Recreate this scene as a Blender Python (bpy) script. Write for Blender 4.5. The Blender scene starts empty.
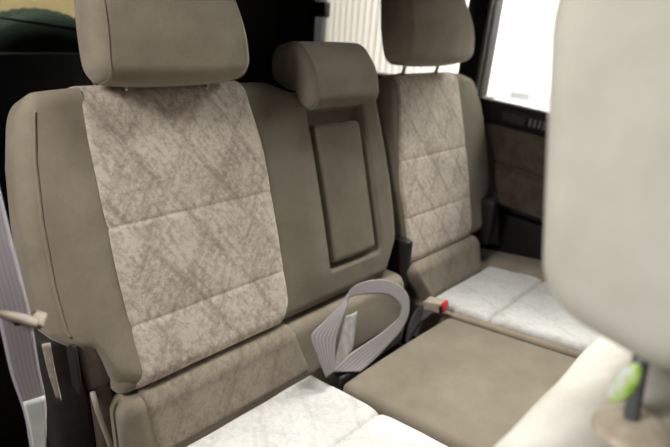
import bpy, bmesh, math, random
import numpy as np
from mathutils import Vector, Matrix

random.seed(4)
scene = bpy.context.scene
col = scene.collection

# ------------------------------------------------------------------ helpers
def lin(c):
    c = c / 255.0
    return c / 12.92 if c <= 0.04045 else ((c + 0.055) / 1.055) ** 2.4

def rgb(r, g, b):
    return (lin(r), lin(g), lin(b), 1.0)

def link(name, me, mat=None, parent=None):
    o = bpy.data.objects.new(name, me)
    col.objects.link(o)
    if mat is not None:
        me.materials.append(mat)
    if parent is not None:
        o.parent = parent
        o.matrix_parent_inverse = Matrix.Translation(-WORLDPOS.get(parent.name, Vector((0, 0, 0))))
    return o

WORLDPOS = {}

def empty(name, loc):
    o = bpy.data.objects.new(name, None)
    o.empty_display_size = 0.05
    o.location = loc
    col.objects.link(o)
    WORLDPOS[o.name] = Vector(loc)
    return o

def tag(o, label=None, cat=None, group=None, kind=None):
    if label: o['label'] = label
    if cat: o['category'] = cat
    if group: o['group'] = group
    if kind: o['kind'] = kind
    return o

def mesh_from(name, verts, faces, mat=None, parent=None, smooth=True, uvs=None):
    me = bpy.data.meshes.new(name)
    me.from_pydata([tuple(v) for v in verts], [], faces)
    if uvs is not None:
        lay = me.uv_layers.new(name='UVMap')
        for l in me.loops:
            lay.data[l.index].uv = uvs[l.vertex_index]
    bm = bmesh.new(); bm.from_mesh(me)
    bmesh.ops.recalc_face_normals(bm, faces=bm.faces)
    bm.to_mesh(me); bm.free()
    if smooth:
        for p in me.polygons: p.use_smooth = True
    return link(name, me, mat, parent)

def bm_obj(name, bm, mat=None, parent=None, smooth=True, angle=40):
    me = bpy.data.meshes.new(name)
    bmesh.ops.recalc_face_normals(bm, faces=bm.faces)
    if smooth:
        for f in bm.faces: f.smooth = True
        for e in bm.edges:
            if len(e.link_faces) == 2 and e.calc_face_angle(0) > math.radians(angle):
                e.smooth = False
    bm.to_mesh(me); bm.free()
    return link(name, me, mat, parent)

def add_box(bm, lo, hi, bevel=0.0, seg=2, mat4=None):
    r = bmesh.ops.create_cube(bm, size=1.0)
    vs = r['verts']
    lo = Vector(lo); hi = Vector(hi)
    for v in vs:
        v.co = Vector(((lo[i] + hi[i]) / 2 + v.co[i] * (hi[i] - lo[i])) for i in range(3))
    if bevel > 0:
        es = list({e for v in vs for e in v.link_edges})
        rb = bmesh.ops.bevel(bm, geom=es, offset=bevel, segments=seg, affect='EDGES', profile=0.5)
        vs = list({v for f in rb['faces'] for v in f.verts} | {v for v in vs if v.is_valid})
    if mat4 is not None:
        for v in vs:
            if v.is_valid: v.co = mat4 @ v.co
    return vs

def box(name, lo, hi, mat, parent=None, bevel=0.0, seg=2, mat4=None):
    bm = bmesh.new()
    add_box(bm, lo, hi, bevel, seg, mat4)
    return bm_obj(name, bm, mat, parent)

def tube(name, pts, r, mat, parent=None, n=14, caps=True):
    pts = [np.array(p, float) for p in pts]
    rr = r if isinstance(r, (list, tuple)) else [r] * len(pts)
    verts = []; faces = []
    prev = None
    for i, p in enumerate(pts):
        t = pts[min(i + 1, len(pts) - 1)] - pts[max(i - 1, 0)]
        t = t / np.linalg.norm(t)
        a = np.array([0, 0, 1.0]) if abs(t[2]) < 0.9 else np.array([1.0, 0, 0])
        if prev is not None: a = prev
        x = a - t * (a @ t); x /= np.linalg.norm(x); y = np.cross(t, x); prev = x
        for k in range(n):
            q = 2 * math.pi * k / n
            verts.append(p + rr[i] * (math.cos(q) * x + math.sin(q) * y))
    for i in range(len(pts) - 1):
        for k in range(n):
            faces.append((i * n + k, i * n + (k + 1) % n, (i + 1) * n + (k + 1) % n, (i + 1) * n + k))
    if caps:
        faces.append(tuple(range(n))[::-1]); faces.append(tuple((len(pts) - 1) * n + k for k in range(n)))
    return mesh_from(name, verts, faces, mat, parent)

def catmull(P, n):
    P = np.array(P, float)
    Q = np.vstack([2 * P[0] - P[1], P, 2 * P[-1] - P[-2]])
    out = []
    for i in range(1, len(Q) - 2):
        for k in range(n):
            t = k / n
            a, b, c, d = Q[i - 1], Q[i], Q[i + 1], Q[i + 2]
            out.append(0.5 * (2 * b + (c - a) * t + (2 * a - 5 * b + 4 * c - d) * t * t + (3 * b - a - 3 * c + d) * t ** 3))
    out.append(P[-1])
    return np.array(out)

def ribbon(name, L, R, thick, mat, parent=None, n=6, cross=7, dome=0.0):
    """A woven strap between two edge curves, closed, with a real thickness."""
    L = catmull(L, n); R = catmull(R, n)
    m = len(L)
    verts = []; uvs = []
    P = np.array([[L[i] + (R[i] - L[i]) * k / (cross - 1) for k in range(cross)] for i in range(m)])
    nor = np.zeros_like(P)
    for i in range(m):
        t = P[min(i + 1, m - 1)] - P[max(i - 1, 0)]
        w = (R[i] - L[i])[None, :]
        c = np.cross(t, np.repeat(w, cross, 0))
        nor[i] = c / (np.linalg.norm(c, axis=1)[:, None] + 1e-9)
    s = np.concatenate([[0], np.cumsum(np.linalg.norm(np.diff((L + R) / 2, axis=0), axis=1))])
    for side in (1, -1):
        for i in range(m):
            for k in range(cross):
                d = dome * (1 - (2 * k / (cross - 1) - 1) ** 2)
                verts.append(P[i, k] + nor[i, k] * (side * thick / 2 + d))
                uvs.append((k / (cross - 1), s[i] / 0.048))
    faces = []
    o = m * cross
    for i in range(m - 1):
        for k in range(cross - 1):
            a = i * cross + k
            faces.append((a, a + 1, a + cross + 1, a + cross))
            faces.append((o + a, o + a + cross, o + a + cross + 1, o + a + 1))
        for k in (0, cross - 1):
            a = i * cross + k
            faces.append((a, a + cross, o + a + cross, o + a))
    for i in (0, m - 1):
        for k in range(cross - 1):
            a = i * cross + k
            faces.append((a, a + 1, o + a + 1, o + a))
    return mesh_from(name, verts, faces, mat, parent, uvs=uvs)

def section(pts, step=0.008):
    """Rounded polygon: list of (p, q, radius) -> evenly sampled closed polyline."""
    out = []
    n = len(pts)
    for i in range(n):
        a = np.array(pts[i - 1][:2], float); b = np.array(pts[i][:2], float); c = np.array(pts[(i + 1) % n][:2], float)
        r = pts[i][2]
        u = (a - b) / np.linalg.norm(a - b); w = (c - b) / np.linalg.norm(c - b)
        ang = math.acos(max(-1, min(1, u @ w)))
        if r < 1e-6 or ang > math.pi - 0.02:
            out.append(b); continue
        d = r / math.tan(ang / 2)
        ce = b + (u + w) / np.linalg.norm(u + w) * r / math.sin(ang / 2)
        s = b + u * d - ce; e = b + w * d - ce
        a0 = math.atan2(s[1], s[0]); a1 = math.atan2(e[1], e[0])
        da = (a1 - a0 + math.pi) % (2 * math.pi) - math.pi
        k = max(3, int(abs(da) * r / step * 1.6))
        for j in range(k + 1):
            q = a0 + da * j / k
            out.append(ce + r * np.array([math.cos(q), math.sin(q)]))
    res = []
    for i in range(len(out)):
        a = out[i]; b = out[(i + 1) % len(out)]
        L = np.linalg.norm(b - a)
        if L < 1e-6: continue
        k = max(1, int(round(L / step)))
        for j in range(k): res.append(a + (b - a) * j / k)
    return np.array(res)

def loft(name, x0, x1, sec, rL, rR, mapf, mat, parent=None, dx=0.012, cap=9):
    """Upholstered body: a cross section swept along x with rounded ends."""
    lo = sec.min(0); hi = sec.max(0); ce = (lo + hi) / 2; hf = (hi - lo) / 2
    rings = []
    for j in range(cap):
        th = math.pi / 2 * j / cap
        rings.append((x0 + rL * (1 - math.cos(th)), rL * (1 - math.sin(th))))
    k = max(2, int((x1 - rR - x0 - rL) / dx))
    for j in range(k + 1):
        rings.append((x0 + rL + (x1 - rR - x0 - rL) * j / k, 0.0))
    for j in range(cap - 1, -1, -1):
        th = math.pi / 2 * j / cap
        rings.append((x1 - rR * (1 - math.cos(th)), rR * (1 - math.sin(th))))
    m = len(sec)
    full = []
    for f in (0.3, 0.6, 0.85, 0.95): full.append((rings[0][0], rings[0][1], f))
    for r_ in rings: full.append((r_[0], r_[1], 1.0))
    for f in (0.95, 0.85, 0.6, 0.3): full.append((rings[-1][0], rings[-1][1], f))
    V = []
    for x, ins, f in full:
        s = np.maximum(0.02, 1 - ins / hf) * f
        q = ce + (sec - ce) * s
        V.append(np.column_stack([np.full(m, x), q]))
    V = np.array(V)
    ctr = np.array([[full[0][0], *ce], [full[-1][0], *ce]])
    allv = np.vstack([V.reshape(-1, 3), ctr])
    W = mapf(allv[:, 0], allv[:, 1], allv[:, 2])
    faces = []
    for i in range(len(full) - 1):
        for k in range(m):
            faces.append((i * m + k, i * m + (k + 1) % m, (i + 1) * m + (k + 1) % m, (i + 1) * m + k))
    c0 = len(full) * m
    for k in range(m):
        faces.append((c0, (k + 1) % m, k))
        faces.append((c0 + 1, (len(full) - 1) * m + k, (len(full) - 1) * m + (k + 1) % m))
    return mesh_from(name, W, faces, mat, parent)

def patch(name, xl, xr, path, mapf, mat, parent=None, hi=0.004, lo=-0.004, w=0.016, seams=(), xseams=(),
          sd=0.006, nx=60, uvscale=1.0, nrm=1, wrinkle=0.0):
    """Padded insert panel sewn onto a swept body: follows the path (p,q), puffed between its seams."""
    path = np.array(path, float)
    s = np.concatenate([[0], np.cumsum(np.linalg.norm(np.diff(path, axis=0), axis=1))])
    tot = s[-1]
    ss = sorted(set(list(np.linspace(0, tot, max(12, int(tot / 0.006)))) +
                    [a + d for a in seams for d in (-.004, -.002, 0, .002, .004) if 0 < a + d < tot]))
    ss = np.array(ss)
    P = np.column_stack([np.interp(ss, s, path[:, 0]), np.interp(ss, s, path[:, 1])])
    T = np.gradient(P, axis=0); T /= np.linalg.norm(T, axis=1)[:, None]
    N = np.column_stack([T[:, 1], -T[:, 0]]) * nrm
    verts = []; uvs = []
    rng = np.random.RandomState(3)
    ph = rng.rand(6) * 6
    for i, si in enumerate(ss):
        a = xl(si) if callable(xl) else xl
        b = xr(si) if callable(xr) else xr
        for k in range(nx + 1):
            t = k / nx
            t = 0.5 - 0.5 * math.cos(math.pi * t) if nx < 200 else t
            x = a + (b - a) * t
            e = min(x - a, b - x, si, tot - si)
            g = lo + (hi - lo) * math.sqrt(max(0, 1 - (1 - min(1, e / w)) ** 2))
            for q in seams:
                d = abs(si - q)
                g -= sd * math.exp(-(d / 0.005) ** 2) * 0.5 + sd * 0.4 * math.exp(-(d / 0.025) ** 2)
            for q in xseams:
                d = abs(x - q)
                g -= sd * math.exp(-(d / 0.005) ** 2) * 0.5 + sd * 0.4 * math.exp(-(d / 0.025) ** 2)
            if wrinkle:
                g += wrinkle * math.sin(x * 31 + si * 17 + ph[0]) * math.sin(x * 13 - si * 37 + ph[1])
            p = P[i] + N[i] * g
            verts.append((x, p[0], p[1]))
            uvs.append((x * uvscale, si * uvscale))
    A = np.array(verts)
    W = mapf(A[:, 0], A[:, 1], A[:, 2])
    n1 = nx + 1
    faces = [(i * n1 + k, i * n1 + k + 1, (i + 1) * n1 + k + 1, (i + 1) * n1 + k) for i in range(len(ss) - 1) for k in range(nx)]
    return mesh_from(name, W, faces, mat, parent, uvs=uvs)

# ------------------------------------------------------------------ materials
def new_mat(name):
    m = bpy.data.materials.new(name); m.use_nodes = True
    nt = m.node_tree
    b = nt.nodes['Principled BSDF']
    return m, nt, b

def N(nt, typ, **kw):
    n = nt.nodes.new(typ)
    for k, v in kw.items():
        if k in n.inputs: n.inputs[k].default_value = v
        else: setattr(n, k, v)
    return n

def ramp(nt, fac, stops, interp='LINEAR'):
    r = nt.nodes.new('ShaderNodeValToRGB')
    r.color_ramp.interpolation = interp
    el = r.color_ramp.elements
    while len(el) < len(stops): el.new(0.5)
    for e, (p, c) in zip(el, stops):
        e.position = p; e.color = c
    nt.links.new(fac, r.inputs['Fac'])
    return r

def velour(name, base, dark, sheen=0.25, scale=9.0, sheen_tint=(1, .95, .88, 1)):
    m, nt, b = new_mat(name)
    tc = N(nt, 'ShaderNodeTexCoord')
    n1 = N(nt, 'ShaderNodeTexNoise', Scale=scale, Detail=6.0, Roughness=0.6)
    nt.links.new(tc.outputs['Object'], n1.inputs['Vector'])
    n2 = N(nt, 'ShaderNodeTexNoise', Scale=520.0, Detail=2.0)
    nt.links.new(tc.outputs['Object'], n2.inputs['Vector'])
    r = ramp(nt, n1.outputs['Fac'], [(0.3, dark), (0.7, base)])
    mx = N(nt, 'ShaderNodeMixRGB', blend_type='OVERLAY'); mx.inputs['Fac'].default_value = 0.18
    nt.links.new(r.outputs['Color'], mx.inputs['Color1']); nt.links.new(n2.outputs['Fac'], mx.inputs['Color2'])
    nt.links.new(mx.outputs['Color'], b.inputs['Base Color'])
    b.inputs['Roughness'].default_value = 0.95
    b.inputs['Specular IOR Level'].default_value = 0.08
    b.inputs['Sheen Weight'].default_value = sheen
    b.inputs['Sheen Roughness'].default_value = 0.45
    b.inputs['Sheen Tint'].default_value = sheen_tint
    bp = N(nt, 'ShaderNodeBump', Strength=0.12, Distance=0.001)
    nt.links.new(n2.outputs['Fac'], bp.inputs['Height']); nt.links.new(bp.outputs['Normal'], b.inputs['Normal'])
    return m

def suede(name, light, mid, dark, contrast=1.0, sheen=0.2):
    """Embossed suede insert: diamond lattice of diagonal bands with brushed, blotchy fields."""
    m, nt, b = new_mat(name)
    L = nt.links
    uv = N(nt, 'ShaderNodeUVMap')
    sep = N(nt, 'ShaderNodeSeparateXYZ'); L.new(uv.outputs['UV'], sep.inputs[0])
    def mth(op, a, bb=None):
        n = N(nt, 'ShaderNodeMath', operation=op)
        for i, v in enumerate((a, bb)):
            if v is None: continue
            if isinstance(v, (int, float)): n.inputs[i].default_value = v
            else: L.new(v, n.inputs[i])
        return n.outputs[0]
    u_, v_ = sep.outputs['X'], sep.outputs['Y']
    us = mth('MULTIPLY', u_, 8.0); vs = mth('MULTIPLY', v_, 5.2)
    a = mth('ADD', us, vs); c = mth('SUBTRACT', us, vs)
    # wobble
    nz = N(nt, 'ShaderNodeTexNoise', Scale=26.0, Detail=3.0); L.new(uv.outputs['UV'], nz.inputs['Vector'])
    wob = mth('MULTIPLY', mth('SUBTRACT', nz.outputs['Fac'], 0.5), 0.07)
    a = mth('ADD', a, wob); c = mth('ADD', c, wob)
    fa = mth('ABSOLUTE', mth('SUBTRACT', mth('FRACT', a), 0.5)); fc = mth('ABSOLUTE', mth('SUBTRACT', mth('FRACT', c), 0.5))
    def band(f):
        mr = N(nt, 'ShaderNodeMapRange', interpolation_type='SMOOTHSTEP')
        mr.inputs['From Min'].default_value = 0.40; mr.inputs['From Max'].default_value = 0.44
        L.new(f, mr.inputs['Value']); return mr.outputs[0]
    ba, bc = band(fa), band(fc)
    # checker of diamonds
    pa = mth('FLOOR', a); pc = mth('FLOOR', c)
    chk = mth('ABSOLUTE', mth('MODULO', mth('ADD', pa, pc), 2.0))
    # brushed streaks along each diagonal
    cv = N(nt, 'ShaderNodeCombineXYZ'); L.new(mth('MULTIPLY', a, 2.6), cv.inputs[0]); L.new(mth('MULTIPLY', c, 6.5), cv.inputs[1])
    cw = N(nt, 'ShaderNodeCombineXYZ'); L.new(mth('MULTIPLY', a, 6.5), cw.inputs[0]); L.new(mth('MULTIPLY', c, 2.6), cw.inputs[1])
    s1 = N(nt, 'ShaderNodeTexNoise', Scale=1.3, Detail=5.0, Roughness=0.65); L.new(cv.outputs[0], s1.inputs['Vector'])
    s2 = N(nt, 'ShaderNodeTexNoise', Scale=1.3, Detail=5.0, Roughness=0.65); L.new(cw.outputs[0], s2.inputs['Vector'])
    mixs = N(nt, 'ShaderNodeMix'); mixs.data_type = 'FLOAT'
    L.new(chk, mixs.inputs[0]); L.new(s1.outputs['Fac'], mixs.inputs[2]); L.new(s2.outputs['Fac'], mixs.inputs[3])
    blot = N(nt, 'ShaderNodeTexNoise', Scale=95.0, Detail=7.0, Roughness=0.75); L.new(uv.outputs['UV'], blot.inputs['Vector'])
    big = N(nt, 'ShaderNodeTexNoise', Scale=9.0, Detail=3.0); L.new(uv.outputs['UV'], big.inputs['Vector'])
    f = mth('ADD', mth('MULTIPLY', mixs.outputs[0], 0.34), mth('MULTIPLY', blot.outputs['Fac'], 0.52))
    f = mth('ADD', f, mth('MULTIPLY', big.outputs['Fac'], 0.25))
    f = mth('ADD', f, mth('MULTIPLY', mth('SUBTRACT', chk, 0.5), 0.03))
    # hatch: thin dashes across the diamonds
    da = mth('ABSOLUTE', mth('SUBTRACT', mth('FRACT', mth('MULTIPLY', a, 5.0)), 0.5))
    mr2 = N(nt, 'ShaderNodeMapRange', interpolation_type='SMOOTHSTEP'); mr2.inputs['From Min'].default_value = 0.30; mr2.inputs['From Max'].default_value = 0.42
    L.new(da, mr2.inputs['Value'])
    msk = N(nt, 'ShaderNodeTexNoise', Scale=22.0, Detail=3.0); L.new(uv.outputs['UV'], msk.inputs['Vector'])
    mr3 = N(nt, 'ShaderNodeMapRange'); mr3.inputs['From Min'].default_value = 0.50; mr3.inputs['From Max'].default_value = 0.56
    L.new(msk.outputs['Fac'], mr3.inputs['Value'])
    f = mth('SUBTRACT', f, mth('MULTIPLY', mth('MULTIPLY', mr2.outputs[0], mr3.outputs[0]), 0.045))
    fi = mth('SUBTRACT', f, mth('MULTIPLY', mth('MAXIMUM', ba, mth('MULTIPLY', bc, 0.7)), 0.05))
    r = ramp(nt, fi, [(0.42, dark), (0.52, mid), (0.61, light)])
    fine = N(nt, 'ShaderNodeTexNoise', Scale=650.0, Detail=2.0); L.new(uv.outputs['UV'], fine.inputs['Vector'])
    mx = N(nt, 'ShaderNodeMixRGB', blend_type='OVERLAY'); mx.inputs['Fac'].default_value = 0.15
    L.new(r.outputs['Color'], mx.inputs['Color1']); L.new(fine.outputs['Fac'], mx.inputs['Color2'])
    L.new(mx.outputs['Color'], b.inputs['Base Color'])
    b.inputs['Roughness'].default_value = 0.92
    b.inputs['Specular IOR Level'].default_value = 0.12
    b.inputs['Sheen Weight'].default_value = sheen
    b.inputs['Sheen Roughness'].default_value = 0.5
    b.inputs['Sheen Tint'].default_value = (1, .96, .92, 1)
    hh = mth('ADD', mth('MULTIPLY', fi, 1.0), mth('MULTIPLY', fine.outputs['Fac'], 0.15))
    bp = N(nt, 'ShaderNodeBump', Strength=0.25, Distance=0.0015)
    L.new(hh, bp.inputs['Height']); L.new(bp.outputs['Normal'], b.inputs['Normal'])
    return m

def plain(name, c, rough=0.6, metal=0.0, spec=0.4, nscale=60.0, namt=0.12, bump=0.08):
    m, nt, b = new_mat(name)
    tc = N(nt, 'ShaderNodeTexCoord')
    n1 = N(nt, 'ShaderNodeTexNoise', Scale=nscale, Detail=4.0); nt.links.new(tc.outputs['Object'], n1.inputs['Vector'])
    d = tuple(x * (1 - namt * 2) for x in c[:3]) + (1,)
    e = tuple(min(1, x * (1 + namt)) for x in c[:3]) + (1,)
    r = ramp(nt, n1.outputs['Fac'], [(0.3, d), (0.7, e)])
    nt.links.new(r.outputs['Color'], b.inputs['Base Color'])
    b.inputs['Roughness'].default_value = rough; b.inputs['Metallic'].default_value = metal
    b.inputs['Specular IOR Level'].default_value = spec
    bp = N(nt, 'ShaderNodeBump', Strength=bump, Distance=0.001)
    nt.links.new(n1.outputs['Fac'], bp.inputs['Height']); nt.links.new(bp.outputs['Normal'], b.inputs['Normal'])
    return m

def webbing_mat(name, c, d):
    m, nt, b = new_mat(name)
    uv = N(nt, 'ShaderNodeUVMap'); sep = N(nt, 'ShaderNodeSeparateXYZ'); nt.links.new(uv.outputs['UV'], sep.inputs[0])
    wv = N(nt, 'ShaderNodeTexWave', Scale=2.2, Distortion=0.15, bands_direction='X'); nt.links.new(uv.outputs['UV'], wv.inputs['Vector'])
    ww = N(nt, 'ShaderNodeTexWave', Scale=22.0, Distortion=0.4, bands_direction='DIAGONAL'); nt.links.new(uv.outputs['UV'], ww.inputs['Vector'])
    r = ramp(nt, wv.outputs['Fac'], [(0.0, d), (0.6, c)])
    nt.links.new(r.outputs['Color'], b.inputs['Base Color'])
    b.inputs['Roughness'].default_value = 0.5; b.inputs['Specular IOR Level'].default_value = 0.35
    b.inputs['Sheen Weight'].default_value = 0.15
    bp = N(nt, 'ShaderNodeBump', Strength=0.2, Distance=0.0008)
    nt.links.new(ww.outputs['Fac'], bp.inputs['Height']); nt.links.new(bp.outputs['Normal'], b.inputs['Normal'])
    return m

def glass_mat(name, tint):
    m = bpy.data.materials.new(name); m.use_nodes = True
    nt = m.node_tree; nt.nodes.clear()
    out = N(nt, 'ShaderNodeOutputMaterial')
    tr = N(nt, 'ShaderNodeBsdfTransparent'); tr.inputs['Color'].default_value = tint
    gl = N(nt, 'ShaderNodeBsdfGlossy'); gl.inputs['Roughness'].default_value = 0.02
    fr = N(nt, 'ShaderNodeFresnel'); fr.inputs['IOR'].default_value = 1.3
    mx = N(nt, 'ShaderNodeMixShader')
    nt.links.new(fr.outputs[0], mx.inputs[0]); nt.links.new(tr.outputs[0], mx.inputs[1]); nt.links.new(gl.outputs[0], mx.inputs[2])
    nt.links.new(mx.outputs[0], out.inputs[0])
    return m

M = {}
M['velour'] = velour('taupe_velour', rgb(153, 141, 123), rgb(130, 119, 103))
M['olive'] = velour('olive_velour', rgb(130, 121, 105), rgb(114, 105, 91), sheen=0.15)
M['suede'] = suede('embossed_suede', rgb(214, 200, 185), rgb(188, 173, 159), rgb(158, 145, 132))
M['suede_lit'] = suede('lit_tone_suede', rgb(204, 202, 198), rgb(195, 192, 187), rgb(182, 179, 173))  # same insert suede, the bright cushion light put into its colour
M['suede_shaded'] = suede('shaded_tone_suede', rgb(152, 140, 124), rgb(139, 127, 112), rgb(124, 113, 99))  # same insert suede, darkened in colour for the shade on the roll
M['cream'] = velour('cream_velour', rgb(226, 222, 208), rgb(212, 207, 193), scale=14)
M['front_suede'] = velour('front_suede', rgb(202, 198, 190), rgb(176, 170, 160), scale=11)
M['black'] = plain('black_plastic', rgb(24, 23, 22), 0.55)
M['trim'] = plain('dark_trim', rgb(44, 40, 36), 0.7)
M['pillar'] = plain('charcoal_pillar_trim', rgb(58, 54, 50), 0.75)
M['brown'] = plain('brown_plastic', rgb(98, 84, 74), 0.5)
M['tanplastic'] = plain('tan_plastic', rgb(172, 160, 144), 0.45)
M['carpet'] = plain('dark_carpet', rgb(40, 36, 32), 1.0, spec=0.05, nscale=300, namt=0.3, bump=0.6)
M['sidecover'] = plain('dark_brown_plastic', rgb(46, 41, 37), 0.65)
M['guide'] = plain('beige_plastic', rgb(150, 136, 120), 0.5)
M['guide2'] = plain('pale_tan_plastic', rgb(205, 190, 168), 0.5)
M['steel'] = plain('brushed_steel', rgb(150, 150, 150), 0.25, 1.0)
M['darksteel'] = plain('dark_steel', rgb(112, 112, 116), 0.35, 0.3)
M['rubber'] = plain('grey_rubber', rgb(120, 118, 116), 0.6)
M['tyre'] = plain('tyre_rubber', rgb(46, 52, 46), 0.7)
M['doorfab'] = velour('door_suede', rgb(112, 100, 88), rgb(84, 74, 64), sheen=0.1, scale=24)
M['webbing'] = webbing_mat('grey_webbing', rgb(140, 132, 132), rgb(118, 110, 110))
M['webbing2'] = webbing_mat('lilac_grey_webbing', rgb(196, 186, 192), rgb(180, 170, 176))
M['webdark'] = webbing_mat('dark_webbing', rgb(78, 76, 78), rgb(66, 64, 66))
M['white'] = plain('white_label', rgb(222, 224, 218), 0.6, namt=0.06)
M['greylabel'] = plain('grey_label', rgb(168, 164, 160), 0.6, nscale=45, namt=0.16, bump=0.6)
M['red'] = plain('red_plastic', rgb(205, 32, 28), 0.35, namt=0.05)
M['glass'] = glass_mat('clear_glass', (0.93, 0.94, 0.93, 1))
M['tint'] = glass_mat('tinted_glass', (0.72, 0.76, 0.70, 1))
M['sheet'] = plain('white_sheet_metal', rgb(232, 228, 222), 0.6, namt=0.03, bump=0.02)
M['tanwall'] = plain('tan_plaster', rgb(210, 184, 146), 0.9, namt=0.05, nscale=3)
M['concrete'] = plain('garage_concrete', rgb(120, 116, 110), 0.9, nscale=8)
M['headliner'] = plain('grey_headliner', rgb(104, 100, 94), 0.95, nscale=200)
M['frost'] = bpy.data.materials.new('frosted_sticker'); M['frost'].use_nodes = True
_nt = M['frost'].node_tree; _nt.nodes.clear()
_o = N(_nt, 'ShaderNodeOutputMaterial'); _t = N(_nt, 'ShaderNodeBsdfTransparent'); _t.inputs['Color'].default_value = (.62, .62, .64, 1)
_d = N(_nt, 'ShaderNodeBsdfTranslucent'); _d.inputs['Color'].default_value = rgb(225, 225, 228)
_m = N(_nt, 'ShaderNodeMixShader'); _m.inputs[0].default_value = 0.4
_nt.links.new(_t.outputs[0], _m.inputs[1]); _nt.links.new(_d.outputs[0], _m.inputs[2]); _nt.links.new(_m.outputs[0], _o.inputs[0])

def sticker_mat():
    m, nt, b = new_mat('lime_sticker')
    tc = N(nt, 'ShaderNodeTexCoord')
    vo = N(nt, 'ShaderNodeTexNoise', Scale=60.0, Detail=2.0); nt.links.new(tc.outputs['Object'], vo.inputs['Vector'])
    r = ramp(nt, vo.outputs['Fac'], [(0.36, rgb(150, 215, 60)), (0.5, rgb(205, 235, 130)), (0.6, rgb(240, 244, 240))])
    nt.links.new(r.outputs['Color'], b.inputs['Base Color'])
    b.inputs['Roughness'].default_value = 0.3
    return m
M['sticker'] = sticker_mat()

# ------------------------------------------------------------------ seat frames of reference
REC = math.radians(17.2)
U = np.array([1.0, 0, 0]); VV = np.array([0, math.sin(REC), math.cos(REC)]); NN = np.array([0, -math.cos(REC), math.sin(REC)])

def B(x, n, v):
    x = np.atleast_1d(np.asarray(x, float)); n = np.atleast_1d(np.asarray(n, float)); v = np.atleast_1d(np.asarray(v, float))
    return x[:, None] * U + v[:, None] * VV + n[:, None] * NN

def Bp(x, n, v): return B(x, n, v)[0]
def ident(x, p, q): return np.column_stack([x, p, q])
def sstep(a, b, x):
    t = np.clip((x - a) / (b - a), 0, 1); return t * t * (3 - 2 * t)

# ================================================================== LEFT / CENTRE REAR SEAT
seat = tag(empty('rear_seat', (0.35, -0.1, -0.46)),
           'wide taupe rear seat with embossed suede left place and narrow olive centre place', 'car seat')

def back_map(x, n, v):
    front = sstep(-0.09, -0.02, n)
    w = sstep(0.535, 0.552, x) * (1 - sstep(0.738, 0.755, x)) * sstep(0.078, 0.092, v) * (1 - sstep(0.50, 0.515, v))
    n = n - 0.03 * w * front
    # soft bulges: the side velour rises towards the centre crease, the lower edge tucks in
    n = n + front * 0.010 * np.exp(-((x - 0.49) / 0.045) ** 2) * sstep(0.0, 0.1, v)
    n = n - front * 0.010 * np.exp(-((x - 0.545) / 0.006) ** 2) * sstep(0.09, 0.12, v)
    n = n + front * 0.006 * np.sin(np.clip((v) / 0.58, 0, 1) * math.pi)
    # the top falls a little behind the centre head restraint
    v = v - 0.03 * sstep(0.42, 0.52, x) * sstep(0.5, 0.59, v)
    # right flank of the centre place flares outwards at mid height and tucks at the bottom
    x = x + sstep(0.70, 0.835, x) * (0.012 * np.sin(np.clip(v / 0.5, 0, 1) * math.pi) - 0.055 * (1 - sstep(0.0, 0.12, v)))
    return B(x, n, v)

TB = 0.11
bsec = section([(0, 0, 0.03), (0, 0.588, 0.035), (-TB, 0.588, 0.04), (-TB, 0, 0.03)], 0.007)
backrest = loft('backrest', -0.05, 0.834, bsec, 0.035, 0.035, back_map, M['olive'], seat, dx=0.006)

def front_path(H, rt=0.035, rb=0.03, back=0.03, start=None):
    pts = []
    for a in np.linspace(-70, 0, 10):
        pts.append((-rb + rb * math.cos(math.radians(a)), rb + rb * math.sin(math.radians(a))))
    for v in np.linspace(rb, H - rt, 80)[1:-1]: pts.append((0, v))
    for a in np.linspace(0, 90, 12):
        pts.append((-rt + rt * math.cos(math.radians(a)), H - rt + rt * math.sin(math.radians(a))))
    pts.append((-rt - back, H))
    return pts
fp = front_path(0.588)
def ins_r(s):
    v = s - 0.006
    return 0.384 - 0.020 * float(sstep(0.40, 0.60, np.float64(v))) - 0.022 * float(1 - sstep(0.0, 0.06, np.float64(v)))
insert = patch('backrest_insert', lambda s: -0.008 - 0.012 * float(1 - sstep(0.0, 0.04, np.float64(s))), ins_r, fp, back_map, M['suede'], backrest,
               hi=0.007, lo=-0.004, seams=(0.335, 0.138), nx=70, sd=0.0032, wrinkle=0.0006)
tag(insert, 'embossed diamond suede panel')

# side bolster on the left, cut away at the bottom for the hinge
def bol_map(x, n, v):
    w = 1 - np.clip((x + 0.138) / 0.15, 0, 1)
    sh = np.interp(v, [0.05, 0.1, 0.15, 0.25, 0.37, 0.47, 0.545, 0.59], [0.03, 0.012, 0.002, 0.0, 0.008, 0.022, 0.040, 0.052])
    x = x + w * sh
    n = n - 0.012 * w + 0.010 * np.exp(-((x + 0.05) / 0.05) ** 2) * sstep(-0.09, -0.02, n)
    # bottom corner lifts towards the outside
    v = v + 0.060 * w * (1 - sstep(0.07, 0.2, v)) - 0.006 * w
    v = v - 0.078 * sstep(-0.070, -0.046, x) * (1 - sstep(0.07, 0.20, v))
    return B(x, n, v)
bosec = section([(0.004, 0.072, 0.03), (0.004, 0.592, 0.028), (-0.125, 0.588, 0.03), (-0.125, 0.072, 0.03)], 0.008)
bolster = loft('side_bolster', -0.141, 0.006, bosec, 0.034, 0.004, bol_map, M['velour'], seat, dx=0.008)
vv = np.linspace(0.125, 0.555, 50)
pp = bol_map(np.full(50, -0.113), np.full(50, 0.0042), vv)
tube('piping', list(pp), 0.0024, M['velour'], bolster, n=8)
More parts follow.
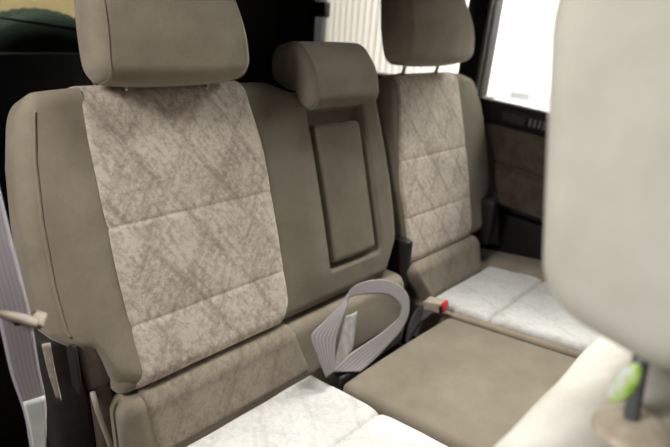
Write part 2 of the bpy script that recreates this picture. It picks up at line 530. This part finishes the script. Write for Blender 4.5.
# narrow foot of the backrest inside the hinge notch
fsec = section([(0.006, -0.004, 0.028), (0.006, 0.22, 0.03), (-0.10, 0.22, 0.03), (-0.10, -0.004, 0.03)], 0.008)
loft('bolster_foot', -0.062, 0.006, fsec, 0.022, 0.004, lambda x, n, v: B(x + 0.012, n - 0.008 - 0.016 * sstep(0.06, 0.16, v), v), M['velour'], seat, dx=0.008)

# fold-down armrest panel in the centre
asec = section([(-0.0, 0.0, 0.016), (0.002, 0.372, 0.016), (-0.04, 0.372, 0.01), (-0.04, 0.0, 0.01)], 0.007)
loft('folding_armrest', 0.0, 0.176, asec, 0.014, 0.014,
     lambda x, n, v: B(x + 0.558, n + 0.006 * np.sin(np.clip(x / 0.176, 0, 1) * math.pi) + 0.001, v + 0.096), M['olive'], seat, dx=0.008)

# ---- head restraints
def outer_headrest(parent, cx, vb, name='headrest', posts=(-0.09, 0.09), wd=0.325):
    hs = section([(0.080, 0.0, 0.035), (0.100, 0.10, 0.2), (0.075, 0.245, 0.05), (-0.015, 0.255, 0.05), (-0.022, 0.12, 0.2), (-0.010, 0.0, 0.03)], 0.009)
    def hm(x, n, v):
        k = (x - wd / 2) / (wd / 2)
        taper = 1.05 - 0.13 * sstep(0.02, 0.25, v)
        n = n + 0.008 * (1 - k * k)
        v = v + 0.012 * np.abs(k) ** 2.2 * (1 - sstep(0.0, 0.1, v)) 
        return B(cx + k * wd / 2 * taper, n, v + vb)
    h = loft(name, 0.0, wd, hs, 0.030, 0.034, hm, M['velour'], parent, dx=0.012, cap=10)
    # sewn seam around the front face, left and right
    fs = [q for q in hs]
    for k in (0.017, wd - 0.022):
        pts = []
        for q in hs:
            pts.append(hm(np.array([k]), np.array([q[0]]), np.array([q[1]]))[0])
        pts.append(pts[0])
        sm = tube('seam', pts, 0.0007, M['velour'], h, n=6, caps=False)
    for px in posts:
        p0 = Bp(cx + px, 0.012, vb + 0.03); p1 = Bp(cx + px, -0.032, vb - 0.05)
        tag(tube('headrest_post', [p0, p0 * .5 + p1 * .5, p1], 0.0055, M['steel'], h), 'chrome post')
        q0 = Bp(cx + px, -0.028, 0.580); q1 = Bp(cx + px, -0.026, 0.592); q2 = Bp(cx + px, -0.026, 0.594)
        tube('post_sleeve', [q0, q1, q2], [0.013, 0.012, 0.008], M['black'], h)
    return h
outer_headrest(seat, 0.177, 0.578, wd=0.312)

# centre head restraint: D-shaped, hooked over the top of the backrest
ms = section([(0.078, 0.008, 0.030), (0.082, 0.09, 0.10), (0.040, 0.168, 0.055), (-0.06, 0.172, 0.04), (-0.085, 0.10, 0.035), (-0.03, 0.062, 0.03), (0.015, 0.05, 0.03), (0.03, 0.0, 0.02)], 0.007)
def mid_map(x, n, v):
    k = (x - 0.125) / 0.125
    n = n + 0.008 * (1 - k * k)
    return B(x + 0.503, n, v + 0.504)
mid = loft('centre_headrest', 0.0, 0.252, ms, 0.018, 0.028, mid_map, M['olive'], seat, dx=0.012)
pts = [mid_map(np.array([0.013]), np.array([q[0]]), np.array([q[1]]))[0] for q in ms]; pts.append(pts[0])
tube('seam', pts, 0.0013, M['olive'], mid, n=6, caps=False)

# ---- lower roll between backrest and cushion
def roll_map(x, y, z): return np.column_stack([x, y, z])
rsec = section([(-0.012, -0.012, 0.035), (-0.046, -0.15, 0.02), (-0.04, -0.26, 0.02), (0.09, -0.26, 0.03), (0.10, -0.02, 0.03)], 0.008)
roll = loft('seat_roll', -0.055, 0.845, rsec, 0.045, 0.03, roll_map, M['velour'], seat)
def rpath():
    pts = [(0.03, -0.0135)]
    for t in np.linspace(0, 1, 16):
        y = 0.022 - 0.034 * math.sin(t * math.pi / 2) ** 1.0
        pts.append((0.022 - 0.040 * math.sin(t * math.pi / 2), -0.013 - 0.035 * (1 - math.cos(t * math.pi / 2))))
    for t in np.linspace(0, 1, 16)[1:]:
        pts.append((-0.018 - 0.026 * t, -0.048 - 0.100 * t))
    return pts
tag(patch('roll_insert', lambda s: 0.0 - 0.014 + 0.012 * s / 0.17, lambda s: 0.372 + 0.042 * min(1, s / 0.15), rpath(), roll_map, M['suede_shaded'], roll, hi=0.006, lo=-0.004,
      nx=60), 'suede panel coloured as if in shade')

# ---- cushions
CT = math.tan(math.radians(10))
def cush_sec(y0, dz=0.0, y1=-0.60, rb=0.02):
    zt = lambda y: -0.146 + (-0.047 - y) * CT + dz
    return section([(y0, zt(y0), rb), (y1, zt(y1), 0.05), (y1 - 0.02, -0.27, 0.03), (y0 + 0.005, -0.27, 0.02)], 0.009)
def cpath(y0, dz=0.0, y1=-0.57):
    ys = np.linspace(y0, y1, 90)
    return [(y, -0.146 + (-0.047 - y) * CT + dz) for y in ys]
cushion = loft('cushion', -0.062, 0.4165, cush_sec(-0.044, -0.016), 0.05, 0.012, ident, M['velour'], seat)
tag(patch('cushion_insert', 0.012, 0.4155, cpath(-0.049), ident, M['suede_lit'], cushion, hi=0.004, lo=-0.018, w=0.024, seams=(0.236,), nx=60, sd=0.020, wrinkle=0.0012),
    'suede panel coloured as brightly lit')
def cc_map(x, y, z):
    top = sstep(-0.22, -0.16, z)
    z = z + 0.006 * top * (1 - ((x - 0.66) / 0.25) ** 2) + 0.001 * top
    return np.column_stack([x, y, z])
loft('centre_cushion', 0.419, 0.902, cush_sec(-0.150, 0.004), 0.020, 0.018, cc_map, M['olive'], seat)

# ---- hinge and side hardware
hc = bmesh.new()
add_box(hc, (-0.103, 0.040, 0.010), (-0.040, 0.11, 0.128), 0.012, 4)
for v in hc.verts:
    v.co.x += 0.010 * max(0, (0.09 - v.co.z) / 0.07)
hinge = bm_obj('hinge_cover_or_gap_shade', hc, M['brown'], seat)
tag(hinge, 'brown plastic cover')
hr = bmesh.new()
add_box(hr, (-0.109, 0.036, 0.016), (-0.101, 0.11, 0.128), 0.003, 2)
bm_obj('cover_rim', hr, M['trim'], hinge)
hb = bmesh.new()
add_box(hb, (-0.080, 0.05, -0.30), (-0.040, 0.10, 0.06), 0.012, 3)
tag(bm_obj('hinge_bracket', hb, M['brown'], seat), 'brown bracket cover')
tube('hinge_strip', [(-0.090, 0.024, 0.024), (-0.086, 0.024, -0.02), (-0.072, 0.024, -0.11), (-0.062, 0.024, -0.22)], 0.005, M['tanplastic'], seat)
ribbon('side_strip', [(-0.171, -0.030, 0.20), (-0.169, -0.03, 0.15), (-0.163, -0.03, 0.085)], [(-0.160, -0.034, 0.20), (-0.160, -0.034, 0.15), (-0.158, -0.034, 0.085)], 0.004, M['tanplastic'], seat)
box('back_shell', (-0.10, 0.0, -0.01), (0.80, 0.03, 0.50), M['trim'], seat, 0.01, mat4=Matrix.Translation((0, 0.115, 0)) @ Matrix.Rotation(-REC, 4, 'X'))
box('side_cover', (-0.150, 0.075, -0.40), (-0.075, 0.16, 0.13), M['sidecover'], seat, 0.015, 3)
box('seat_base', (-0.02, -0.52, -0.455), (0.86, 0.05, -0.262), M['carpet'], seat, 0.02)
# belt guide on the bolster's outer edge
gx = Vector((0.050, -0.022, -0.036)).normalized(); gz = Vector((0.2, -0.55, 0.8)); gy = gz.cross(gx).normalized(); gz = gx.cross(gy)
gm = Matrix.Translation((-0.208, -0.060, 0.284)) @ Matrix((gx, gy, gz)).transposed().to_4x4()
gd = bmesh.new()
add_box(gd, (-0.055, -0.008, -0.005), (0.036, 0.008, 0.005), 0.0045, 3, gm)
add_box(gd, (0.024, -0.004, -0.010), (0.044, 0.022, 0.004), 0.004, 3, gm)
guide = tag(bm_obj('belt_guide', gd, M['guide'], seat), 'tan plastic belt guide')
tube('guide_button', [(-0.203, -0.058, 0.274), (-0.203, -0.065, 0.271)], 0.0055, M['black'], guide)

# ================================================================== RIGHT REAR SEAT
seat2 = tag(empty('rear_seat', (1.15, -0.1, -0.46)),
            'narrow rear seat by the far window with suede insert and cushion coloured as brightly lit', 'car seat')
def rb_map(x, n, v):
    front = sstep(-0.09, -0.02, n)
    n = n + front * 0.006 * np.sin(np.clip(v / 0.58, 0, 1) * math.pi)
    # rounded outer shoulder, tucked lower corner
    e = sstep(1.29, 1.44, x)
    x = x + e * (0.018 * np.sin(np.clip((v - 0.1) / 0.45, 0, 1) * math.pi) - 0.05 * (1 - sstep(0.06, 0.17, v)) - 0.02 * sstep(0.45, 0.59, v))
    x = x + 0.016 * (1 - sstep(0.14, 0.30, v)) * (1 - sstep(0.855, 0.90, x))
    n = n - 0.012 * e * front
    v = v - 0.018 * e * sstep(0.45, 0.58, v)
    x = x - (1 - sstep(0.86, 0.93, x)) * (-0.02 * sstep(0.42, 0.59, v))
    v = v - 0.012 * (1 - sstep(0.86, 0.94, x)) * sstep(0.45, 0.58, v)
    return B(x, n, v)
backrest2 = loft('backrest', 0.852, 1.436, bsec, 0.03, 0.035, rb_map, M['olive'], seat2, dx=0.01)
tag(patch('backrest_insert', lambda s: 0.866 + 0.052 * float(sstep(0.22, 0.60, np.float64(s))), lambda s: 1.262 - 0.03 * float(1 - sstep(0, 0.07, np.float64(s))), fp, rb_map, M['suede'], backrest2,
      hi=0.006, lo=-0.004, seams=(0.335, 0.155), nx=60, sd=0.0034), 'embossed diamond suede panel')
outer_headrest(seat2, 1.068, 0.604, wd=0.366, posts=(-0.096, 0.085))
def roll2_map(x, y, z):
    x = x + 0.075 * (1 - sstep(-0.15, -0.02, z)) * (1 - sstep(0.86, 1.0, x))
    return np.column_stack([x, y - 0.004, z + 0.012])
roll2 = loft('seat_roll', 0.862, 1.31, rsec, 0.03, 0.045, roll2_map, M['olive'], seat2)
tag(patch('roll_insert', 0.885, lambda s: 1.262 + 0.02 * min(1, s / .1), rpath(), roll2_map, M['suede_shaded'], roll2, hi=0.006, lo=-0.004, nx=50), 'suede panel coloured as if in shade')
cushion2 = loft('cushion', 0.908, 1.515, cush_sec(0.10, 0.012), 0.018, 0.05, lambda x, y, z: np.column_stack([x, y, z + 0.018 * sstep(1.32, 1.42, x) * sstep(-0.2, -0.15, z)]), M['velour'], seat2)
tag(patch('cushion_insert', 0.925, 1.325, cpath(-0.052, 0.026), ident, M['suede_lit'], cushion2, hi=0.004, lo=-0.016, w=0.022, seams=(0.215,), nx=50, sd=0.020, wrinkle=0.0012), 'suede panel coloured as brightly lit')
box('back_shell', (0.87, 0.0, -0.01), (1.36, 0.03, 0.50), M['trim'], seat2, 0.01, mat4=Matrix.Translation((0, 0.115, 0)) @ Matrix.Rotation(-REC, 4, 'X'))
box('seat_base', (0.93, -0.52, -0.455), (1.46, 0.05, -0.262), M['carpet'], seat2, 0.02)
box('hinge_cover_or_gap_shade', (0.850, 0.0, -0.25), (0.882, 0.07, 0.085), M['black'], seat2, 0.008, 3)  # black block filling the gap between the seats, stands in for its shade
box('hinge_cover_or_gap_shade', (1.345, -0.02, -0.06), (1.395, 0.06, 0.12), M['black'], seat2, 0.015, 3)

# ================================================================== FRONT SEAT (foreground)
fseat = tag(empty('front_seat', (0.25, -0.95, -0.46)), 'blurred pale cream front seat back and head restraint close at right', 'car seat')
fsec2 = section([(-0.655, 0.315, 0.05), (-0.745, 0.392, 0.06), (-0.86, 0.385, 0.04), (-1.02, -0.20, 0.05), (-0.83, -0.22, 0.05)], 0.01)
def fs_map(x, y, z):
    k = (x - 0.22) / 0.27
    z = z - 0.05 * sstep(0.55, 1.0, np.abs(k)) * sstep(0.1, 0.35, z)
    w = 0.004 * np.sin(x * 38 + y * 20) * np.sin(y * 45 - x * 11)
    return np.column_stack([x, y, z + w])
loft('backrest', -0.05, 0.49, fsec2, 0.05, 0.05, fs_map, M['front_suede'], fseat)
fh = section([(-0.625, 0.73, 0.12), (-0.672, 0.490, 0.06), (-0.80, 0.470, 0.05), (-0.86, 0.62, 0.15), (-0.79, 0.80, 0.06), (-0.64, 0.815, 0.05)], 0.01)
fhead = loft('headrest', 0.05, 0.41, fh, 0.035, 0.035, lambda x, y, z: np.column_stack([x, y, z]), M['cream'], fseat, cap=10)
for i, px in enumerate((0.105, 0.30)):
    p = tag(tube('headrest_post', [(px, -0.752, 0.48), (px, -0.764, 0.39), (px, -0.768, 0.36)], 0.0065, M['darksteel'], fhead), 'dark steel post')
    sl = bmesh.new()
    bmesh.ops.create_uvsphere(sl, u_segments=24, v_segments=12, radius=1.0)
    for v in sl.verts:
        v.co = Vector((px + v.co.x * 0.036, -0.768 + v.co.y * 0.034, 0.386 + v.co.z * 0.016))
    tag(bm_obj('post_guide', sl, M['guide2'], fhead), 'tan plastic post guide')
# little lime and white sticker stuck on the near post
st = bmesh.new()
bmesh.ops.create_uvsphere(st, u_segments=20, v_segments=14, radius=1.0)
for v in st.verts:
    v.co = Vector((0.0985 + v.co.x * 0.005, -0.7500 + v.co.y * 0.0095 - v.co.z * 0.004, 0.434 + v.co.z * 0.024))
tag(bm_obj('post_sticker', st, M['sticker'], fhead), 'lime green and white sticker')

# ================================================================== BELTS
belt = tag(empty('seat_belt', (-0.2, -0.04, -0.46)), 'lilac grey shoulder belt hanging at the far left edge through a tan guide', 'seat belt')
ribbon('webbing', [(-0.2400, 0.0, 0.80), (-0.2340, -0.03, 0.55), (-0.2300, -0.052, 0.38), (-0.2250, -0.056, 0.28), (-0.2220, -0.045, 0.18), (-0.2140, -0.035, 0.09), (-0.2140, -0.03, 0.0), (-0.2130, -0.03, -0.2)],
       [(-0.1980, -0.004, 0.80), (-0.1920, -0.034, 0.55), (-0.1890, -0.056, 0.38), (-0.1850, -0.060, 0.28), (-0.1840, -0.05, 0.18), (-0.1820, -0.04, 0.09), (-0.1940, -0.038, 0.0), (-0.1960, -0.038, -0.2)],
       0.0016, M['webbing2'], belt, n=10)
tag(ribbon('care_label', [(-0.2125, -0.0385, 0.115), (-0.2110, -0.0375, 0.05), (-0.2120, -0.035, 0.0), (-0.2120, -0.035, -0.07)],
       [(-0.1825, -0.0445, 0.115), (-0.1880, -0.0425, 0.05), (-0.1950, -0.042, 0.0), (-0.1960, -0.042, -0.07)], 0.0012, M['white'], belt), 'crumpled white label')

loop = tag(empty('seat_belt', (0.42, -0.14, -0.16)), 'grey lap belt looped on the olive centre cushion', 'seat belt')
Lo = [[0.381, -0.136, -0.092], [0.376, -0.105, -0.043], [0.378, -0.079, -0.001], [0.43, -0.069, 0.014], [0.495, -0.059, 0.03], [0.535, -0.047, 0.044],
      [0.571, -0.036, 0.049], [0.619, -0.036, 0.048], [0.666, -0.041, 0.04], [0.71, -0.051, 0.025], [0.74, -0.063, 0.005], [0.759, -0.078, -0.018], [0.76, -0.091, -0.039],
      [0.745, -0.106, -0.063], [0.718, -0.118, -0.083], [0.676, -0.129, -0.098], [0.624, -0.136, -0.108], [0.57, -0.144, -0.116], [0.524, -0.15, -0.118], [0.489, -0.154, -0.118]]
Ro = [[0.406, -0.141, -0.081], [0.42, -0.124, -0.054], [0.439, -0.106, -0.026], [0.471, -0.089, 0.001], [0.503, -0.073, 0.022], [0.525, -0.060, 0.028],
      [0.549, -0.048, 0.029], [0.607, -0.054, 0.019], [0.666, -0.065, 0.003], [0.696, -0.075, -0.013], [0.713, -0.086, -0.031], [0.718, -0.095, -0.045], [0.712, -0.101, -0.056],
      [0.696, -0.108, -0.066], [0.672, -0.109, -0.069], [0.611, -0.114, -0.076], [0.547, -0.116, -0.079], [0.488, -0.117, -0.081], [0.444, -0.121, -0.088], [0.406, -0.125, -0.094]]
ribbon('webbing', Lo, Ro, 0.0016, M['webbing'], loop, n=8, cross=9)
tag(ribbon('care_label', [[0.508, -0.070, -0.002], [0.474, -0.090, -0.034], [0.446, -0.106, -0.064], [0.417, -0.120, -0.095]],
       [[0.556, -0.068, -0.008], [0.531, -0.088, -0.048], [0.505, -0.107, -0.081], [0.453, -0.124, -0.108]], 0.0014, M['greylabel'], loop, n=6, dome=0.004), 'crumpled pale label')
bx = bmesh.new()
add_box(bx, (0.424, -0.147, -0.170), (0.484, -0.108, -0.112), 0.008, 3)
tag(bm_obj('anchor', bx, M['black'], loop), 'black plastic anchor')

buck = tag(empty('seat_belt_buckle', (0.87, -0.12, -0.13)), 'tan seat belt buckle with red release button beside the far cushion', 'belt buckle')
ax = Vector((0.12, -0.93, 0.20)).normalized()
side = Vector((0, 0, 1)).cross(ax).normalized(); up = ax.cross(side)
bmx = Matrix.Translation((0.865, -0.125, -0.082)) @ Matrix((ax, side, up)).transposed().to_4x4()
bb = bmesh.new(); add_box(bb, (-0.036, -0.022, -0.015), (0.022, 0.022, 0.017), 0.005, 3, bmx)
body = bm_obj('buckle_body', bb, M['tanplastic'], buck)
rbm = bmesh.new(); add_box(rbm, (0.019, -0.018, -0.012), (0.0295, 0.020, 0.0155), 0.003, 2, bmx)
tag(bm_obj('release_button', rbm, M['red'], body), 'red release button')
rb2 = bmesh.new(); add_box(rb2, (0.016, -0.0225, -0.013), (0.027, -0.0165, 0.009), 0.002, 2, bmx)
bm_obj('buckle_slot', rb2, M['black'], body)
ribbon('buckle_strap', [(0.845, -0.13, -0.094), (0.82, -0.11, -0.13), (0.81, -0.09, -0.18), (0.81, -0.08, -0.24)], [(0.855, -0.09, -0.084), (0.84, -0.07, -0.12), (0.84, -0.055, -0.18), (0.84, -0.05, -0.24)], 0.006, M['webdark'], buck)

belt3 = tag(empty('seat_belt', (1.45, 0.05, -0.46)), 'dark seat belt running down between far seat and door', 'seat belt')
ribbon('webbing', [(1.455, 0.14, 0.26), (1.46, 0.11, 0.15), (1.465, 0.075, 0.05), (1.47, 0.04, -0.10)], [(1.48, 0.10, 0.26), (1.485, 0.07, 0.15), (1.488, 0.03, 0.05), (1.49, -0.002, -0.10)], 0.002, M['webdark'], belt3)

# ================================================================== CAR SHELL (setting)
def struct(o, label=None): return tag(o, label, None, None, 'structure')

struct(box('floor', (-0.30, -1.9, -0.50), (1.62, 1.5, -0.458), M['carpet']))
XR = 1.54
# right rear door
DT = Matrix.Translation((0, 0.2, 0.452)) @ Matrix.Rotation(math.radians(2.6), 4, 'X') @ Matrix.Translation((0, -0.2, -0.452))
door = empty('door_1', (XR, -0.3, -0.46)); struct(door, 'dark right rear car door with suede panels')
box('door_panel', (XR, -1.0, -0.455), (XR + 0.07, 0.20, 0.400), M['trim'], door, 0.008)
box('window_ledge', (XR - 0.022, -1.0, 0.372), (XR + 0.02, 0.225, 0.454), M['black'], door, 0.006, 3, mat4=DT)
box('door_insert', (XR - 0.016, -1.0, 0.224), (XR + 0.01, 0.165, 0.366), M['doorfab'], door, 0.008, 3, mat4=DT)
box('door_insert', (XR - 0.026, -1.0, 0.066), (XR + 0.01, 0.150, 0.214), M['doorfab'], door, 0.010, 3, mat4=DT)
box('door_strip', (XR - 0.024, -1.0, 0.211), (XR + 0.01, 0.158, 0.226), M['brown'], door, 0.004, 2, mat4=DT)
box('door_pocket', (XR - 0.05, -1.0, -0.33), (XR + 0.01, 0.13, 0.035), M['black'], door, 0.015, 3)
sw = box('switch_panel', (XR - 0.034, -0.40, 0.384), (XR - 0.01, 0.115, 0.434), M['black'], door, 0.005, 2, mat4=DT)
box('ashtray_lid', (XR - 0.038, 0.0, 0.392), (XR - 0.03, 0.095, 0.424), M['pillar'], sw, 0.003, 2, mat4=DT)
for k in range(5):
    box('vent_slot', (XR - 0.039, -0.02 - 0.018 * k - 0.006, 0.394), (XR - 0.033, -0.02 - 0.018 * k + 0.004, 0.424), M['rubber'], sw, 0.001, 1, mat4=DT)
# door window frame, rubber and pane
box('window_frame', (XR - 0.01, 0.222, 0.44), (XR + 0.032, 0.272, 1.0), M['black'], door, 0.008, 2)
box('weatherstrip', (XR - 0.022, 0.226, 0.45), (XR - 0.006, 0.240, 1.0), M['rubber'], door, 0.003, 2)
box('window_frame', (XR - 0.01, -1.0, 0.97), (XR + 0.05, 0.2, 1.03), M['black'], door, 0.006, 2)
box('window_glass', (XR + 0.022, -1.0, 0.41), (XR + 0.026, 0.235, 0.985), M['glass'], door)
tag(box('window_sticker', (XR + 0.0200, 0.030, 0.466), (XR + 0.0215, 0.105, 0.492), M['frost'], door, 0), 'small pale grey sticker')

# right body side behind the door
struct(box('wall_right', (XR, 0.20, -0.455), (XR + 0.09, 1.50, 0.452), M['trim'], None, 0.01))
p1 = struct(box('trim_1', (XR - 0.01, 0.235, 0.42), (XR + 0.09, 0.335, 1.03), M['pillar'], None, 0.01))
bm = bmesh.new(); add_box(bm, (XR - 0.03, 0.245, 0.725), (XR - 0.005, 0.268, 0.775), 0.006, 2)
bm_obj('belt_anchor', bm, M['black'], p1)
p2 = struct(box('trim_2', (XR - 0.01, 1.20, 0.42), (XR + 0.09, 1.52, 1.03), M['pillar'], None, 0.012))
bm = bmesh.new(); add_box(bm, (XR - 0.05, 1.085, 0.70), (XR - 0.005, 1.19, 0.77), 0.008, 2)
bm_obj('coat_hook', bm, M['black'], p2)
# quarter window: rounded frame and pane
def rounded_frame(name, y0, y1, z0, z1, r, wdt, x0, x1, mat, parent=None):
    def loop_(o):
        pts = []
        for (cy, cz, a0) in ((y0 + r, z0 + r, 180), (y1 - r, z0 + r, 270), (y1 - r, z1 - r, 0), (y0 + r, z1 - r, 90)):
            for a in np.linspace(a0, a0 + 90, 10):
                pts.append((cy + (r + o) * math.cos(math.radians(a)), cz + (r + o) * math.sin(math.radians(a))))
        return pts
    A = loop_(0); Bq = loop_(wdt); n = len(A)
    vs = [(x0, *p) for p in A] + [(x0, *p) for p in Bq] + [(x1, *p) for p in A] + [(x1, *p) for p in Bq]
    fs = []
    for i in range(n):
        j = (i + 1) % n
        fs += [(i, j, n + j, n + i), (2 * n + i, 3 * n + i, 3 * n + j, 2 * n + j), (i, 2 * n + i, 2 * n + j, j), (n + i, n + j, 3 * n + j, 3 * n + i)]
    return mesh_from(name, vs, fs, mat, parent, smooth=False)
qw = struct(empty('window_1', (XR + 0.03, 0.72, 0.47)), 'large right quarter window with a rounded black frame')
rounded_frame('window_frame', 0.30, 1.185, 0.478, 1.0, 0.09, 0.06, XR - 0.012, XR + 0.06, M['black'], qw)
box('window_glass', (XR + 0.03, 0.28, 0.46), (XR + 0.034, 1.19, 1.02), M['glass'], qw)

# left body side behind the camera's door opening
struct(box('wall_left', (-0.34, 0.42, -0.455), (-0.26, 1.50, 1.0), M['trim'], None, 0.01))
# rear door with window
rd = struct(empty('door_2', (0.62, 1.48, -0.46)), 'dark rear door behind the seats with a window')
box('door_panel', (-0.28, 1.45, -0.455), (1.56, 1.52, 0.497), M['black'], rd, 0.006)
box('door_panel', (1.20, 1.45, 0.49), (1.56, 1.52, 1.0), M['trim'], rd, 0.006)
box('window_frame', (-0.28, 1.45, 0.49), (0.0, 1.52, 1.0), M['black'], rd, 0.006)
box('window_frame', (0.0, 1.45, 0.93), (1.21, 1.52, 1.0), M['black'], rd, 0.006)
box('window_glass', (-0.01, 1.50, 0.49), (1.21, 1.505, 0.94), M['tint'], rd)
bm = bmesh.new()
for lo, hi in (((-0.30, 0.05, 1.005), (1.66, 1.5, 1.05)), ((-0.30, -1.6, 1.005), (1.66, -0.85, 1.05)), ((-0.30, -0.85, 1.005), (0.02, 0.05, 1.05)), ((1.26, -0.85, 1.005), (1.66, 0.05, 1.05))):
    add_box(bm, lo, hi)
cl = struct(bm_obj('ceiling', bm, M['headliner']), 'grey headliner with an added opening that lets light in')
rf = bmesh.new()
for lo, hi in (((-0.002, 0.02, 0.995), (1.282, 0.055, 1.06)), ((-0.002, -0.855, 0.995), (1.282, -0.82, 1.06)), ((-0.002, -0.855, 0.995), (0.03, 0.055, 1.06)), ((1.25, -0.855, 0.995), (1.282, 0.055, 1.06))):
    add_box(rf, lo, hi)
bm_obj('added_opening_frame', rf, M['black'], cl)  # opening and frame are invented, they let the overhead light onto the cushions

# wiper on the rear window, outside
wip = tag(empty('window_wiper', (0.6, 1.53, 0.5)), 'black wiper lying across the rear window at the far left', 'wiper')
tube('wiper_blade', [(0.235, 1.525, 0.618), (0.36, 1.525, 0.606), (0.50, 1.525, 0.588), (0.72, 1.525, 0.555)], [0.004, 0.007, 0.009, 0.006], M['black'], wip)
tube('wiper_arm', [(0.50, 1.535, 0.598), (0.70, 1.54, 0.555), (0.80, 1.535, 0.51)], [0.006, 0.009, 0.014], M['black'], wip)

# spare wheel hung outside on the rear door
sp = tag(empty('spare_wheel', (0.42, 1.72, 0.26)), 'dark spare wheel carried outside the rear window at far left', 'spare wheel')
def lathe_y(name, prof, c, mat, parent, n=72, ribs=0):
    verts = []; faces = []
    m = len(prof)
    for i in range(n):
        a = 2 * math.pi * i / n
        for j, (r, y) in enumerate(prof):
            rr = r - (0.010 if ribs and (i % 2) and 3 <= j <= m - 4 else 0)
            verts.append((c[0] + rr * math.cos(a), c[1] + y, c[2] + rr * math.sin(a)))
    for i in range(n):
        for j in range(m - 1):
            faces.append((i * m + j, ((i + 1) % n) * m + j, ((i + 1) % n) * m + j + 1, i * m + j + 1))
    return mesh_from(name, verts, faces, mat, parent)
SC = (0.42, 1.72, 0.28)
lathe_y('tyre', [(0.20, -0.10), (0.27, -0.118), (0.33, -0.112), (0.362, -0.09), (0.372, -0.06), (0.365, -0.055), (0.374, -0.045), (0.376, 0.0), (0.374, 0.045), (0.365, 0.055), (0.372, 0.06), (0.362, 0.09), (0.33, 0.112), (0.20, 0.10)], SC, M['tyre'], sp, n=120, ribs=1)
lathe_y('rim', [(0.03, -0.02), (0.10, -0.03), (0.16, -0.05), (0.20, -0.105), (0.215, -0.10), (0.205, 0.10)], SC, M['darksteel'], sp)
tube('mount', [(0.42, 1.52, 0.28), (0.42, 1.70, 0.28)], 0.045, M['black'], sp)

# ================================================================== GARAGE AROUND THE CAR
struct(box('floor_garage', (-6, -6, -1.0), (6, 7, -0.95), M['concrete']))
vs = []; fs = []
ny = 312
for i in range(ny * 4 + 1):
    y = -3.0 + i * 0.01875
    ph = i % 4
    x = 3.3 + (0.0, 0.0, 0.006, 0.006)[ph]
    vs += [(x, y, -0.95), (x, y, 3.2)]
for i in range(ny * 4): fs.append((2 * i, 2 * i + 2, 2 * i + 3, 2 * i + 1))
n0 = len(vs)
wr = mesh_from('wall_garage_right', vs, fs, M['sheet'], None, smooth=False)
struct(wr, 'white corrugated metal wall outside the windows')
sm = wr.modifiers.new('thick', 'SOLIDIFY'); sm.thickness = 0.01
struct(box('wall_garage_back', (-6, 5.0, -0.95), (6, 5.1, 3.2), M['tanwall']))

# ================================================================== LIGHT
def area(name, loc, target, sx, sy, power, color=(1, 1, 1)):
    l = bpy.data.lights.new(name, 'AREA'); l.shape = 'RECTANGLE'; l.size = sx; l.size_y = sy; l.energy = power; l.color = color
    o = bpy.data.objects.new(name, l); col.objects.link(o)
    o.location = loc
    o.rotation_euler = (Vector(target) - Vector(loc)).to_track_quat('-Z', 'Y').to_euler()
    return o
area('added_top_light', (1.02, -0.10, 2.5), (0.78, -0.2, 0.0), 0.6, 0.25, 26, (0.97, 1.0, 0.97))  # added unseen light from above, brightens cushions more than backrests
area('garage_lamp', (-1.32, -0.18, 1.50), (0.2, -0.15, 0.1), 0.35, 0.5, 33, (1.0, 0.985, 0.96))
area('wall_lamp', (2.3, 0.1, 2.3), (3.3, 0.1, 0.6), 0.4, 2.4, 380, (1.0, 0.98, 0.95))
area('window_lamp', (2.5, -0.3, 1.9), (1.1, -0.3, 0.0), 0.4, 1.0, 75, (0.95, 1.0, 0.97))
area('added_tyre_fill', (0.25, 1.57, 1.5), (0.42, 1.66, 0.4), 0.5, 0.06, 18, (0.9, 1.0, 0.95))  # added fill light without a known source, brightens the spare tyre
area('back_lamp', (0.5, 3.4, 2.6), (0.5, 5.0, 0.8), 1.5, 0.3, 70, (1.0, 0.93, 0.8))
w = bpy.data.worlds.new('World'); scene.world = w; w.use_nodes = True
w.node_tree.nodes['Background'].inputs['Color'].default_value = (0.9, 0.95, 1.0, 1)
w.node_tree.nodes['Background'].inputs['Strength'].default_value = 0.05

# ================================================================== CAMERA
yaw, pit, rol = (math.radians(a) for a in (46.92, 22.18, 4.3))
f = np.array([math.sin(yaw) * math.cos(pit), math.cos(yaw) * math.cos(pit), -math.sin(pit)])
r = np.array([math.cos(yaw), -math.sin(yaw), 0]); u = np.cross(r, f)
r2 = math.cos(rol) * r + math.sin(rol) * u; u2 = -math.sin(rol) * r + math.cos(rol) * u
cd = bpy.data.cameras.new('camera'); cam = bpy.data.objects.new('camera', cd); col.objects.link(cam)
cam.matrix_world = Matrix(((r2[0], u2[0], -f[0], -0.347), (r2[1], u2[1], -f[1], -0.808), (r2[2], u2[2], -f[2], 0.713), (0, 0, 0, 1)))
cd.sensor_width = 36.0; cd.lens = 508.84 / 670 * 36.0
cd.clip_start = 0.02
cd.dof.use_dof = True; cd.dof.focus_distance = 0.98; cd.dof.aperture_fstop = 2.6
scene.camera = cam
scene.view_settings.view_transform = 'Standard'
scene.view_settings.look = 'None'
scene.view_settings.gamma = 1.0
scene.view_settings.use_curve_mapping = False
scene.view_settings.exposure = -0.13
scene.cycles.use_denoising = True
scene.cycles.max_bounces = 8
scene.cycles.transparent_max_bounces = 12
scene.cycles.sample_clamp_indirect = 6.0
